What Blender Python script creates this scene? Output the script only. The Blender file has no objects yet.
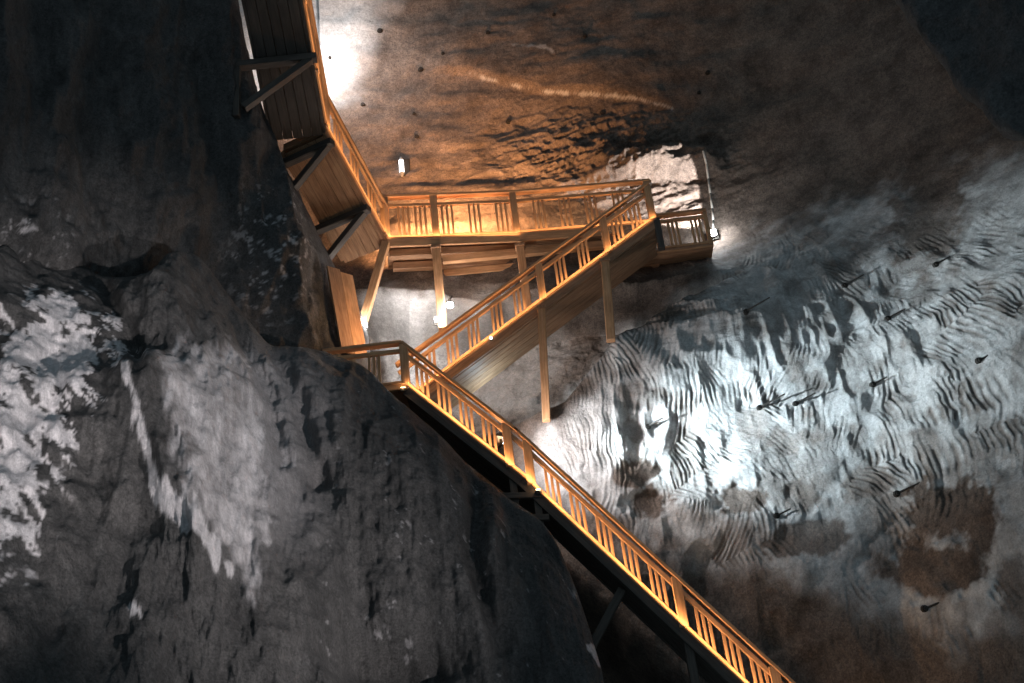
import bpy, bmesh, math, random
import numpy as np
from mathutils import Vector, Matrix

random.seed(7)
rng = np.random.default_rng(11)
SC = bpy.context.scene
COL = SC.collection

# ------------------------------------------------------------------ camera
FPX = 1200.0
CAM = np.array([0.0, 0.0, 1.6])
PITCH = math.radians(30.27)
ROLL = math.radians(-6.76)
_fw = np.array([0, math.cos(PITCH), math.sin(PITCH)])
_r0 = np.array([1.0, 0, 0])
_u0 = np.array([0, -math.sin(PITCH), math.cos(PITCH)])
_c, _s = math.cos(ROLL), math.sin(ROLL)
_R = _c * _r0 + _s * _u0
_U = -_s * _r0 + _c * _u0


def at(px, py, Y):
    """world point seen at a photo position, on the upright plane at distance Y"""
    d = _fw + (px - 512) / FPX * _R - (py - 341.5) / FPX * _U
    return CAM + d * (Y / d[1])


def atz(px, py, Z):
    d = _fw + (px - 512) / FPX * _R - (py - 341.5) / FPX * _U
    return CAM + d * ((Z - CAM[2]) / d[2])


def photo(P):
    d = np.asarray(P, float) - CAM
    z = d @ _fw
    return 512 + FPX * (d @ _R) / z, 341.5 - FPX * (d @ _U) / z


cam_d = bpy.data.cameras.new('camera')
cam = bpy.data.objects.new('camera', cam_d)
COL.objects.link(cam)
M = Matrix(((_R[0], _U[0], -_fw[0]), (_R[1], _U[1], -_fw[1]), (_R[2], _U[2], -_fw[2])))
cam.matrix_world = Matrix.Translation(Vector(CAM)) @ M.to_4x4()
cam_d.sensor_width = 36
cam_d.lens = FPX / 1024 * 36
cam_d.clip_end = 200
SC.camera = cam

# ------------------------------------------------------------------ view
SC.view_settings.view_transform = 'Standard'
SC.view_settings.look = 'None'
SC.view_settings.exposure = 0.0
SC.view_settings.gamma = 1.0
SC.view_settings.use_curve_mapping = False
w = bpy.data.worlds.new('cavern_air')
SC.world = w
w.use_nodes = True
w.node_tree.nodes['Background'].inputs[0].default_value = (0.62, 0.85, 1.0, 1)
w.node_tree.nodes['Background'].inputs[1].default_value = 0.2


# ------------------------------------------------------------------ noise
def _hash(ix, iy, iz):
    h = (ix * 374761393 + iy * 668265263 + iz * 2147483647 + 1013904223) & 0xFFFFFFFF
    h = ((h ^ (h >> 13)) * 1274126177) & 0xFFFFFFFF
    h = ((h ^ (h >> 16)) * 2246822519) & 0xFFFFFFFF
    return ((h ^ (h >> 15)) & 0xFFFFFF) / float(0xFFFFFF)


def vnoise(p):
    i = np.floor(p).astype(np.int64)
    f = p - i
    f = f * f * f * (f * (f * 6 - 15) + 10)
    out = np.zeros(len(p))
    for dx in (0, 1):
        wx = f[:, 0] if dx else 1 - f[:, 0]
        for dy in (0, 1):
            wy = f[:, 1] if dy else 1 - f[:, 1]
            for dz in (0, 1):
                wz = f[:, 2] if dz else 1 - f[:, 2]
                out += wx * wy * wz * _hash(i[:, 0] + dx, i[:, 1] + dy, i[:, 2] + dz)
    return out * 2 - 1


def fbm(p, freq=1.0, octv=4, gain=0.5, seed=0.0):
    p = p * freq + seed * 17.31
    a, out = 1.0, np.zeros(len(p))
    for k in range(octv):
        out += a * vnoise(p)
        p = p * 2.03 + 5.7
        a *= gain
    return out


def ridged(p, freq=1.0, octv=4, seed=0.0):
    p = p * freq + seed * 9.77
    a, out = 1.0, np.zeros(len(p))
    for k in range(octv):
        out += a * (1 - np.abs(vnoise(p)) * 2)
        p = p * 2.1 + 3.1
        a *= 0.5
    return out


def sstep(a, b, x):
    t = np.clip((x - a) / (b - a), 0, 1)
    return t * t * (3 - 2 * t)


def poly_sd(x, y, poly):
    """signed distance to a polygon, positive inside"""
    P = np.array(poly, float)
    n = len(P)
    d = np.full(len(x), 1e9)
    inside = np.zeros(len(x), bool)
    for i in range(n):
        a, b = P[i], P[(i + 1) % n]
        e = b - a
        t = np.clip(((x - a[0]) * e[0] + (y - a[1]) * e[1]) / (e @ e + 1e-9), 0, 1)
        d = np.minimum(d, np.hypot(x - a[0] - t * e[0], y - a[1] - t * e[1]))
        if abs(e[1]) > 1e-9:
            c = ((a[1] > y) != (b[1] > y)) & (x < e[0] * (y - a[1]) / e[1] + a[0])
            inside ^= c
    return np.where(inside, d, -d)


def line_d(x, y, pts):
    P = np.array(pts, float)
    d = np.full(len(x), 1e9)
    for a, b in zip(P[:-1], P[1:]):
        e = b - a
        t = np.clip(((x - a[0]) * e[0] + (y - a[1]) * e[1]) / (e @ e + 1e-9), 0, 1)
        d = np.minimum(d, np.hypot(x - a[0] - t * e[0], y - a[1] - t * e[1]))
    return d


# ------------------------------------------------------------------ materials
def new_mat(name, rough=0.8, spec=0.3):
    m = bpy.data.materials.new(name)
    m.use_nodes = True
    nt = m.node_tree
    b = nt.nodes['Principled BSDF']
    b.inputs['Roughness'].default_value = rough
    b.inputs['Specular IOR Level'].default_value = spec
    return m, nt, b


def ramp(nt, stops, fac):
    r = nt.nodes.new('ShaderNodeValToRGB')
    e = r.color_ramp.elements
    while len(e) < len(stops):
        e.new(0.5)
    for k, (p, c) in enumerate(stops):
        e[k].position = p
        e[k].color = (*c, 1)
    nt.links.new(fac, r.inputs[0])
    return r.outputs[0]


def noise(nt, vec, scale, detail=6, rough=0.6):
    n = nt.nodes.new('ShaderNodeTexNoise')
    n.inputs['Scale'].default_value = scale
    n.inputs['Detail'].default_value = detail
    n.inputs['Roughness'].default_value = rough
    nt.links.new(vec, n.inputs['Vector'])
    return n.outputs['Fac']


def mix(nt, fac, a, b, mode='MIX'):
    m = nt.nodes.new('ShaderNodeMix')
    m.data_type = 'RGBA'
    m.blend_type = mode
    for s, v in ((m.inputs[0], fac), (m.inputs[6], a), (m.inputs[7], b)):
        if hasattr(v, 'links') or isinstance(v, bpy.types.NodeSocket):
            nt.links.new(v, s)
        elif isinstance(v, (int, float)):
            s.default_value = v
        else:
            s.default_value = (*v, 1)
    return m.outputs[2]


def attr(nt, name, out='Fac'):
    a = nt.nodes.new('ShaderNodeAttribute')
    a.attribute_name = name
    return a.outputs[out]


def mapping(nt, vec, scale):
    m = nt.nodes.new('ShaderNodeMapping')
    m.inputs['Scale'].default_value = scale
    nt.links.new(vec, m.inputs[0])
    return m.outputs[0]


def bump(nt, height, strength, dist, base=None):
    b = nt.nodes.new('ShaderNodeBump')
    b.inputs['Strength'].default_value = strength
    b.inputs['Distance'].default_value = dist
    nt.links.new(height, b.inputs['Height'])
    if base is not None:
        nt.links.new(base, b.inputs['Normal'])
    return b.outputs[0]


def rock_mat(name, dark, mid, salt, streak=(1, 1, 1)):
    m, nt, b = new_mat(name, 0.85, 0.25)
    tc = nt.nodes.new('ShaderNodeTexCoord').outputs['Object']
    sv = mapping(nt, tc, streak)
    n1 = noise(nt, sv, 1.3, 8, 0.65)
    n2 = noise(nt, tc, 9.0, 6, 0.7)
    rock = ramp(nt, [(0.3, dark), (0.7, mid)], n1)
    rock = mix(nt, 0.55, rock, ramp(nt, [(0.3, (0.35,) * 3), (0.7, (1.35,) * 3)], n2), 'MULTIPLY')
    n3 = noise(nt, tc, 26.0, 5, 0.75)
    rock = mix(nt, 0.7, rock, ramp(nt, [(0.32, (0.3,) * 3), (0.68, (1.6,) * 3)], n3), 'MULTIPLY')
    s2 = ramp(nt, [(0.25, tuple(v * 0.5 for v in salt)), (0.62, salt)], noise(nt, sv, 6.0, 8, 0.75))
    s2 = mix(nt, 0.45, s2, ramp(nt, [(0.3, (0.35,) * 3), (0.62, (1.15,) * 3)], n3), 'MULTIPLY')
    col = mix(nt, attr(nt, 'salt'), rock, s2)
    nt.links.new(col, b.inputs['Base Color'])
    h1 = bump(nt, noise(nt, sv, 7.0, 8, 0.7), 0.7, 0.07)
    h2 = bump(nt, n3, 0.7, 0.03, h1)
    nt.links.new(h2, b.inputs['Normal'])
    return m


ROCK_BACK = rock_mat('salt_rock_warm', (0.085, 0.066, 0.055), (0.25, 0.195, 0.16), (0.80, 0.80, 0.79))
ROCK_LEFT = rock_mat('salt_rock_grey', (0.042, 0.041, 0.041), (0.105, 0.10, 0.098), (0.80, 0.76, 0.77), (2.2, 1.4, 0.45))
ROCK_DARK = rock_mat('salt_rock_dark', (0.05, 0.05, 0.05), (0.10, 0.10, 0.10), (0.5, 0.5, 0.5))


def wood_mat(name, c0, c1, c2):
    m, nt, b = new_mat(name, 0.6, 0.35)
    g = attr(nt, 'grain', 'Vector')
    gv = mapping(nt, g, (0.8, 14, 14))
    n1 = noise(nt, gv, 2.0, 6, 0.6)
    n2 = noise(nt, mapping(nt, g, (1.5, 4, 4)), 1.6, 5, 0.6)
    col = ramp(nt, [(0.28, c0), (0.5, c1), (0.75, c2)], n1)
    col = mix(nt, 0.5, col, ramp(nt, [(0.3, (0.45,) * 3), (0.65, (1.2,) * 3)], n2), 'MULTIPLY')
    nt.links.new(col, b.inputs['Base Color'])
    nt.links.new(bump(nt, n1, 0.35, 0.01), b.inputs['Normal'])
    return m


PINE = wood_mat('pine_wood', (0.36, 0.18, 0.085), (0.52, 0.28, 0.14), (0.62, 0.38, 0.21))
PLANK = wood_mat('plank_wood', (0.20, 0.10, 0.055), (0.34, 0.19, 0.105), (0.44, 0.26, 0.15))
SHADED_OLDWOOD = wood_mat('weathered_shaded_timber', (0.03, 0.025, 0.022), (0.06, 0.05, 0.042), (0.10, 0.08, 0.068))  # weathered wood, darkened further to carry shade on undersides and brackets


def plain(name, col, rough=0.5, metal=0.0, emit=None, power=0.0):
    m, nt, b = new_mat(name, rough)
    tc = nt.nodes.new('ShaderNodeTexCoord').outputs['Object']
    c = ramp(nt, [(0.3, tuple(v * 0.75 for v in col)), (0.7, col)], noise(nt, tc, 12, 4))
    nt.links.new(c, b.inputs['Base Color'])
    b.inputs['Metallic'].default_value = metal
    if emit:
        b.inputs['Emission Color'].default_value = (*emit, 1)
        b.inputs['Emission Strength'].default_value = power
    return m


STEEL = plain('dark_steel', (0.05, 0.045, 0.04), 0.55, 0.6)
ALU = plain('lamp_housing', (0.55, 0.56, 0.57), 0.4, 0.7)
GLASS_COLD = plain('lamp_glass_cold', (0.9, 0.9, 0.9), 0.3, 0, (0.92, 0.97, 1.0), 14.0)
GLASS_SOFT = plain('lamp_glass_soft', (0.9, 0.9, 0.9), 0.3, 0, (1.0, 0.97, 0.95), 5.0)
GLASS_FLOOD = plain('lamp_glass_flood', (0.9, 0.9, 0.9), 0.3, 0, (0.95, 0.98, 1.0), 60.0)
GLASS_WARM = plain('lamp_glass_warm', (0.9, 0.8, 0.6), 0.3, 0, (1.0, 0.62, 0.28), 8.0)
LIGHT_EDGE = plain('pale_light_edge', (0.75, 0.70, 0.64), 0.5)  # painted bright edge of the floodlight beam

# ------------------------------------------------------------------ objects
WLOC = {}


def thing(name, label, cat, loc, group=None):
    o = bpy.data.objects.new(name, None)
    COL.objects.link(o)
    o.location = Vector(loc)
    o.empty_display_size = 0.2
    WLOC[o] = Vector(loc)
    o['label'] = label
    o['category'] = cat
    if group:
        o['group'] = group
    return o


def obj(name, bm, mat, parent=None, label=None, smooth=False):
    c = Vector((0, 0, 0))
    for v in bm.verts:
        c += v.co
    c /= max(1, len(bm.verts))
    for v in bm.verts:
        v.co -= c
    bmesh.ops.recalc_face_normals(bm, faces=bm.faces)
    me = bpy.data.meshes.new(name)
    bm.to_mesh(me)
    bm.free()
    if smooth:
        for p in me.polygons:
            p.use_smooth = True
    me.materials.append(mat)
    return place(name, me, c, parent, label)


def place(name, me, c, parent=None, label=None):
    o = bpy.data.objects.new(name, me)
    COL.objects.link(o)
    WLOC[o] = Vector(c)
    if parent is not None:
        o.parent = parent
        o.location = Vector(c) - WLOC[parent]
    else:
        o.location = c
    if label:
        o['label'] = label
    return o


def BM():
    bm = bmesh.new()
    bm.verts.layers.float_vector.new('grain')
    return bm


def beam(bm, p0, p1, w, h, side=None, bev=0.008):
    """timber from p0 to p1; w measured along `side` (a level direction), h across it"""
    p0, p1 = Vector(p0), Vector(p1)
    d = p1 - p0
    L = d.length
    d = d / L
    s = Vector(side) if side is not None else d.cross(Vector((0, 0, 1)))
    s = (s - d * s.dot(d)).normalized()
    u = s.cross(d).normalized()
    lay = bm.verts.layers.float_vector['grain']
    ofs = Vector((random.uniform(0, 30), random.uniform(0, 30), random.uniform(0, 30)))
    t = bmesh.new()
    tl = t.verts.layers.float_vector.new('grain')
    vs = []
    for a in (-L / 2, L / 2):
        for b in (-w / 2, w / 2):
            for c in (-h / 2, h / 2):
                vs.append(t.verts.new((a, b, c)))
    for f in ((0, 1, 3, 2), (4, 6, 7, 5), (0, 4, 5, 1), (2, 3, 7, 6), (0, 2, 6, 4), (1, 5, 7, 3)):
        t.faces.new([vs[i] for i in f])
    if bev > 0:
        bmesh.ops.bevel(t, geom=list(t.edges), offset=min(bev, w * .2, h * .2), segments=1, affect='EDGES')
    mid = (p0 + p1) / 2
    mp = {}
    for v in t.verts:
        n = bm.verts.new(mid + d * v.co.x + s * v.co.y + u * v.co.z)
        n[lay] = Vector(v.co) + ofs
        mp[v] = n
    for f in t.faces:
        bm.faces.new([mp[v] for v in f.verts])
    t.free()
    return bm


def tube(bm, p0, p1, r0, r1=None, n=12, caps=True):
    p0, p1 = Vector(p0), Vector(p1)
    r1 = r0 if r1 is None else r1
    d = (p1 - p0).normalized()
    a = d.orthogonal().normalized()
    b = d.cross(a)
    rings = []
    for p, r in ((p0, r0), (p1, r1)):
        rings.append([bm.verts.new(p + (a * math.cos(k * 2 * math.pi / n) + b * math.sin(k * 2 * math.pi / n)) * r) for k in range(n)])
    for k in range(n):
        bm.faces.new([rings[0][k], rings[0][(k + 1) % n], rings[1][(k + 1) % n], rings[1][k]])
    if caps:
        bm.faces.new(rings[0])
        bm.faces.new(rings[1])
    return bm


def ball(bm, c, r, seg=16, sc=(1, 1, 1)):
    m = Matrix.Translation(Vector(c)) @ Matrix.Diagonal((r * sc[0], r * sc[1], r * sc[2], 1))
    bmesh.ops.create_uvsphere(bm, u_segments=seg, v_segments=seg // 2, radius=1, matrix=m)
    return bm


def grid_mesh(name, P, nu, nv, mat, salt, label=None, kind='structure', flip=False):
    me = bpy.data.meshes.new(name)
    idx = np.arange(nu * nv).reshape(nu, nv)
    q = np.stack([idx[:-1, :-1], idx[1:, :-1], idx[1:, 1:], idx[:-1, 1:]], -1).reshape(-1, 4)
    if flip:
        q = q[:, ::-1]
    me.vertices.add(len(P))
    me.vertices.foreach_set('co', P.astype(np.float32).ravel())
    me.loops.add(q.size)
    me.loops.foreach_set('vertex_index', q.astype(np.int32).ravel())
    me.polygons.add(len(q))
    me.polygons.foreach_set('loop_start', np.arange(0, q.size, 4, dtype=np.int32))
    me.polygons.foreach_set('loop_total', np.full(len(q), 4, np.int32))
    me.update(calc_edges=True)
    me.polygons.foreach_set('use_smooth', np.ones(len(q), bool))
    a = me.attributes.new('salt', 'FLOAT', 'POINT')
    a.data.foreach_set('value', np.clip(salt, 0, 1).astype(np.float32))
    me.materials.append(mat)
    o = bpy.data.objects.new(name, me)
    COL.objects.link(o)
    o['kind'] = kind
    if label:
        o['label'] = label
    return o


def catmull(L, n):
    """resample axis 0 of L to n samples"""
    m = len(L)
    t = np.linspace(0, m - 1, n)
    i = np.clip(np.floor(t).astype(int), 0, m - 2)
    f = (t - i).reshape(-1, *([1] * (L.ndim - 1)))
    E = np.concatenate([[2 * L[0] - L[1]], L, [2 * L[-1] - L[-2]]])
    p0, p1, p2, p3 = E[i], E[i + 1], E[i + 2], E[i + 3]
    return 0.5 * (2 * p1 + (p2 - p0) * f + (2 * p0 - 5 * p1 + 4 * p2 - p3) * f * f + (3 * p1 - p0 - 3 * p2 + p3) * f ** 3)


# ------------------------------------------------------------------ key levels
YM = 22.4      # outer edge of the middle flight
YD = 21.0      # outer edge of the lower flights
LC = at(387, 239, 23.6)
ZL = 18.63                              # upper landing floor
L0 = np.array([LC[0], 23.6, ZL])
L2 = atz(519, 233.5, ZL)
L3 = np.array([at(652, 205, 24.2)[0], 24.2, ZL])
TOPM = at(656, 217, YM)                 # top of the middle flight
ZP = TOPM[2]
slope_m = 0.66
LOWC = at(406, 384, YD)                 # corner of the lower landing
ZLL = LOWC[2]
XMB = TOPM[0] - (ZP - ZLL) / slope_m    # foot of the middle flight
KNK = at(521, 474, YD)
DEND = at(745, 683, YD)
dsl = (DEND[2] - KNK[2]) / (DEND[0] - KNK[0])
LEND = np.array([DEND[0] + 1.3, YD, DEND[2] + 1.3 * dsl])

# ------------------------------------------------------------------ rock: back / right wall
ctrl = [
    # brown wall over the landing
    (330, -60, 25.6), (340, 60, 26.0), (350, 160, 26.2), (420, 60, 26.0), (420, 150, 26.1), (520, 40, 25.6), (520, 140, 26.0),
    (600, 60, 25.2), (620, 170, 25.6), (700, 190, 25.3), (712, 245, 24.9), (700, 100, 25.0), (780, 60, 24.2), (780, 170, 24.3),
    (860, 60, 23.0), (860, 170, 23.2), (950, 100, 21.6), (1030, 160, 20.2), (600, -80, 24.8), (800, -80, 23.0), (1000, -40, 20.5),
    # wall below the landing, right side
    (400, 300, 24.4), (470, 330, 24.3), (520, 420, 22.9), (546, 422, 22.55), (580, 400, 22.6), (612, 342, 22.6), (660, 330, 22.35),
    (640, 420, 22.85), (700, 420, 22.65), (720, 330, 22.4), (780, 280, 22.6), (760, 400, 22.3), (850, 300, 22.0), (850, 420, 21.6), (940, 300, 20.8),
    (940, 430, 20.5), (1030, 300, 19.3), (1030, 450, 19.2), (620, 500, 22.9), (700, 520, 22.8), (790, 520, 22.1), (880, 530, 21.2),
    (980, 560, 19.8), (700, 640, 23.2), (800, 640, 22.6), (900, 660, 21.4), (1030, 660, 19.4), (600, 620, 23.6), (500, 600, 24.2),
    (430, 450, 24.2), (330, 330, 24.8), (250, 200, 25.5), (250, 0, 25.5), (750, 800, 23.2), (1000, 800, 20.0), (500, 800, 24.0),
    (300, 500, 24.8), (1150, 300, 17.6), (1150, 600, 17.6), (1150, 50, 18.5),
]
CP = np.array([at(*c) for c in ctrl])


def rbf_fit(A, y, smooth=0.02):
    n = len(A)
    D = np.linalg.norm(A[:, None] - A[None], axis=-1)
    K = D ** 2 * np.log(D + 1e-9) + np.eye(n) * smooth
    Q = np.hstack([np.ones((n, 1)), A])
    S = np.block([[K, Q], [Q.T, np.zeros((3, 3))]])
    return np.linalg.solve(S, np.concatenate([y, np.zeros(3)]))


WT = rbf_fit(CP[:, [0, 2]], CP[:, 1])


def rbf_eval(A):
    out = np.empty(len(A))
    B = CP[:, [0, 2]]
    for s in range(0, len(A), 20000):
        a = A[s:s + 20000]
        D = np.linalg.norm(a[:, None] - B[None], axis=-1)
        out[s:s + 20000] = (D ** 2 * np.log(D + 1e-9)) @ WT[:-3] + WT[-3] + a @ WT[-2:]
    return out


RECESS = [at(x, y, 23.0)[[0, 2]] for x, y in
          [(300, 235), (400, 262), (520, 268), (600, 268), (690, 266), (735, 268), (690, 300), (640, 326), (609, 350), (575, 392), (552, 418),
           (500, 425), (430, 420), (330, 400)]]


def grooves(x, z):
    """arcs left by the cutting drum, in patches with their own centres"""
    cs = 1.15
    q = np.stack([x, z, x * 0], 1)
    wx = x + 0.35 * vnoise(q * 0.9 + 3.3)
    wz = z + 0.35 * vnoise(q * 0.9 + 8.1)
    gx, gz = np.floor(wx / cs).astype(np.int64), np.floor(wz / cs).astype(np.int64)
    best = np.full(len(x), 1e9)
    cx, cz, rr = np.zeros(len(x)), np.zeros(len(x)), np.zeros(len(x))
    for i in (-1, 0, 1):
        for j in (-1, 0, 1):
            a, b = gx + i, gz + j
            jx = (a + _hash(a, b, a * 0 + 1)) * cs
            jz = (b + _hash(a, b, a * 0 + 2)) * cs
            d = (wx - jx) ** 2 + (wz - jz) ** 2
            m = d < best
            best = np.where(m, d, best)
            ang = 3.25 + 1.1 * (_hash(a, b, a * 0 + 3) - 0.5)
            cx = np.where(m, jx + 2.3 * np.cos(ang), cx)
            cz = np.where(m, jz + 2.3 * np.sin(ang), cz)
            rr = np.where(m, _hash(a, b, a * 0 + 4), rr)
    r = np.hypot(x - cx, z - cz) + 0.05 * vnoise(q * 1.9) + 0.018 * vnoise(q * 6.0)
    per = 0.088 + 0.02 * rr
    ph = r / per + rr * 7
    s = np.abs((ph % 1.0) * 2 - 1) ** 1.4
    th = np.arctan2(z - cz, x - cx) * 2.2
    e = 0.5 + 0.5 * vnoise(np.stack([r / per * 1.3, th * 2.4, rr * 40], 1)) + 0.25 * vnoise(np.stack([r / per * 2.2, th * 5.0, rr * 60], 1))
    am = 0.25 + 0.75 * sstep(-0.5, 0.5, vnoise(q * 2.1 + 40))
    return am * (0.55 * s + 0.75 * e)


GROOVE = {}
HOLLOWS = [(640, 472, 24, 15, 1), (648, 503, 24, 14, 1), (740, 500, 26, 16, .9), (955, 512, 46, 34, 1), (930, 572, 60, 30, 1), (812, 540, 44, 22, .8),
                             (870, 480, 26, 20, .55), (640, 395, 26, 17, .6), (632, 430, 18, 14, .6), (790, 440, 24, 16, .35), (800, 497, 20, 16, .6), (925, 215, 40, 60, .7), (1015, 590, 22, 40, .7),
                             (700, 470, 16, 10, .3), (985, 440, 26, 50, .4), (855, 360, 20, 30, .35), (760, 330, 26, 14, .3), (905, 410, 22, 22, .4)]


def wall_y(x, z, fine=True):
    A = np.stack([x, z], 1)
    Y = rbf_eval(A)
    q = np.stack([x, Y * 0, z], 1)
    sd = poly_sd(x + 0.18 * vnoise(q * 1.7), z + 0.18 * vnoise(q * 1.7 + 9), RECESS)
    rec = sstep(-0.10, 0.35, sd)
    Y = Y + rec * 1.9
    if not fine:
        return Y
    px, py = photo(np.stack([x, Y, z], 1))
    right = sstep(0, 1, (px - 520) / 110.0) * sstep(215, 300, py + 0.12 * (px - 700)) * (1 - rec)
    # large bosses on the lit wall
    Y -= right * 0.15 * fbm(q, 0.8, 3, 0.5, 1.0)
    Y -= right * 0.10 * np.maximum(0, ridged(q * np.array([1, 1, 0.6]), 1.0, 3, 2.0))
    up = 1 - right
    # bedding steps on the brown wall, running nearly level
    qs = np.stack([x * 0.33, Y * 0, z * 1.6 + 0.25 * x], 1)
    Y -= up * 0.06 * fbm(qs, 0.8, 3, 0.5, 3.0)
    Y -= up * 0.055 * fbm(q, 1.0, 4, 0.5, 4.0)
    # crack over the landing: the rock above overhangs
    crk = [(415, 78), (440, 72), (470, 73), (500, 82), (545, 92), (590, 94), (640, 99), (672, 108)]
    dd = line_d(px, py, crk)
    yl = np.interp(px, [c[0] for c in crk], [c[1] for c in crk])
    inx = sstep(405, 470, px) * (1 - sstep(620, 690, px))
    Y -= inx * 0.22 * sstep(4, -3, py - yl) * sstep(-90, -5, py - yl)
    # rough ledge above the end platform
    lg = sstep(560, 640, px) * (1 - sstep(700, 730, px))
    yl2 = 190 - (px - 600) * 0.10
    Y -= lg * 0.55 * sstep(2, -14, py - yl2) * sstep(-34, -18, py - yl2)
    rg = np.exp(-(((px - 620) / 95) ** 2 + ((py - 155) / 42) ** 2))
    Y -= rg * 0.22 * ridged(np.stack([x * 0.8 + z * 0.5, Y * 0, z * 2.0 - x * 0.3], 1), 1.6, 4, 6.0)
    # rough strata low on the lit wall under the platform
    rg2 = np.exp(-(((px - 690) / 60) ** 2 + ((py - 312) / 20) ** 2))
    Y -= rg2 * 0.18 * ridged(np.stack([x * 0.6, Y * 0, z * 3.2], 1), 1.2, 3, 8.0)
    # hollows broken out of the cut face
    h1_, h2_ = fbm(q, 1.1, 4, 0.55, 30.0), fbm(q, 3.4, 3, 0.6, 31.0)
    for (bx, by, rx, ry, st) in HOLLOWS:
        d = np.hypot((px - bx) / rx, (py - by) / ry) + 0.38 * h1_ + 0.25 * h2_
        Y += 0.13 * st * st * (1 - sstep(0.5, 1.2, d))
    # void under the lower stairs
    Y += 2.6 * sstep(0, 40, poly_sd(px, py, [(380, 446), (521, 520), (745, 728), (900, 860), (400, 860)]))
    # rough rock within the recess
    Y -= rec * 0.12 * fbm(q, 1.8, 4, 0.55, 12.0)
    # cutting grooves
    amt = right * (0.35 + 0.65 * sstep(-0.5, 0.35, fbm(q, 0.7, 3, 0.5, 20.0)))
    gr = grooves(x, z)
    Y += 0.066 * amt * gr
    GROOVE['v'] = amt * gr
    return Y


xs = np.concatenate([np.arange(-10, -4.6, 0.09), np.arange(-4.6, 0.2, 0.038), np.arange(0.2, 10.4, 0.0215), np.arange(10.4, 15, 0.08)])
zs = np.concatenate([np.arange(3.0, 18.4, 0.022), np.arange(18.4, 27.5, 0.036), np.arange(27.5, 33, 0.12)])
nx, nz = len(xs), len(zs)
X, Z = np.meshgrid(xs, zs, indexing='ij')
x, z = X.ravel(), Z.ravel()
Yw = wall_y(x, z)
P = np.stack([x, Yw, z], 1)
px, py = photo(P)
groove_shade = np.clip(GROOVE['v'], 0, 1.2)
n1 = fbm(P, 1.1, 4, 0.55, 30.0)
n2 = fbm(P, 3.4, 4, 0.6, 31.0)
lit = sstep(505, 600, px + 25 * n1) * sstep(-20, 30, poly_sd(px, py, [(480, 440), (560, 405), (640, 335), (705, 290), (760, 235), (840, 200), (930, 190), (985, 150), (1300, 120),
                                                                         (1300, 640), (980, 640), (880, 610), (790, 600), (690, 570), (600, 510), (470, 470)]) + 22 * n1)  # pale salt bounded where the flood light fades, light put into colour
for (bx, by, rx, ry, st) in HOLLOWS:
    d = np.hypot((px - bx) / rx, (py - by) / ry) + 0.38 * n1 + 0.25 * n2 - 0.45 * (groove_shade - 0.45)
    lit *= 1 - st * (1 - sstep(0.75, 1.15, d))  # hollows coloured darker to carry their shade
recess_salt_glow = (0.28 + 0.6 * sstep(470, 420, px)) * sstep(0, 25, poly_sd(px, py, [(362, 285), (440, 275), (560, 300), (600, 345), (552, 425), (430, 430), (350, 350)]) + 12 * n1)  # salt made paler near the lamps, lamplight put into the colour
white_glow = 0.85 * (1 - sstep(18, 75, (px - 318) + 0.35 * (py - 50) + 10 * n1)) * sstep(125, 95, py + 8 * n1)  # white pool of the hidden lamp put into the colour
vein = [(415, 78), (455, 72), (490, 78), (515, 84), (560, 93), (590, 94)]
crk = [(470, 73), (500, 82), (545, 92), (590, 94), (640, 99), (672, 108)]
vd = line_d(px, py, crk)
veins = 0.55 * sstep(2.2, 0.3, vd + 2.2 * n2) + 0.4 * sstep(2.4, .4, line_d(px, py, [(510, 44), (545, 47), (552, 51)]) + 2 * n2)
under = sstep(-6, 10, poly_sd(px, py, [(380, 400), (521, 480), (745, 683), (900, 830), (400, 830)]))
lit *= 1 - under  # no pale salt beneath the stairs, the shade put into the colour
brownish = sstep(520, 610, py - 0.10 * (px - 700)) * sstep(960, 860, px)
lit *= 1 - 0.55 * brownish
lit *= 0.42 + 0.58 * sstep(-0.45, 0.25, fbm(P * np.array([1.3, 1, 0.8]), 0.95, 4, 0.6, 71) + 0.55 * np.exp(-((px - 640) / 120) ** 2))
lit *= 1 - 0.75 * sstep(0.3, 0.95, groove_shade)  # groove troughs coloured darker to stand in for shade
salt = np.maximum.reduce([lit * (0.88 + 0.25 * n2), recess_salt_glow, white_glow, veins])  # mask carries painted lamplight and shade as well as salt
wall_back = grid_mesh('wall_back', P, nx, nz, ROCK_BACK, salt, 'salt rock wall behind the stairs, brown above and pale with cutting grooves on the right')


def wall_pt(px_, py_, guess=23.0):
    """point of the back wall seen at a photo position"""
    lo, hi = 17.0, 29.0
    for _ in range(26):
        mid = (lo + hi) / 2
        p = at(px_, py_, mid)
        if wall_y(np.array([p[0]]), np.array([p[2]]))[0] > mid:
            lo = mid
        else:
            hi = mid
    return at(px_, py_, (lo + hi) / 2)


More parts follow.
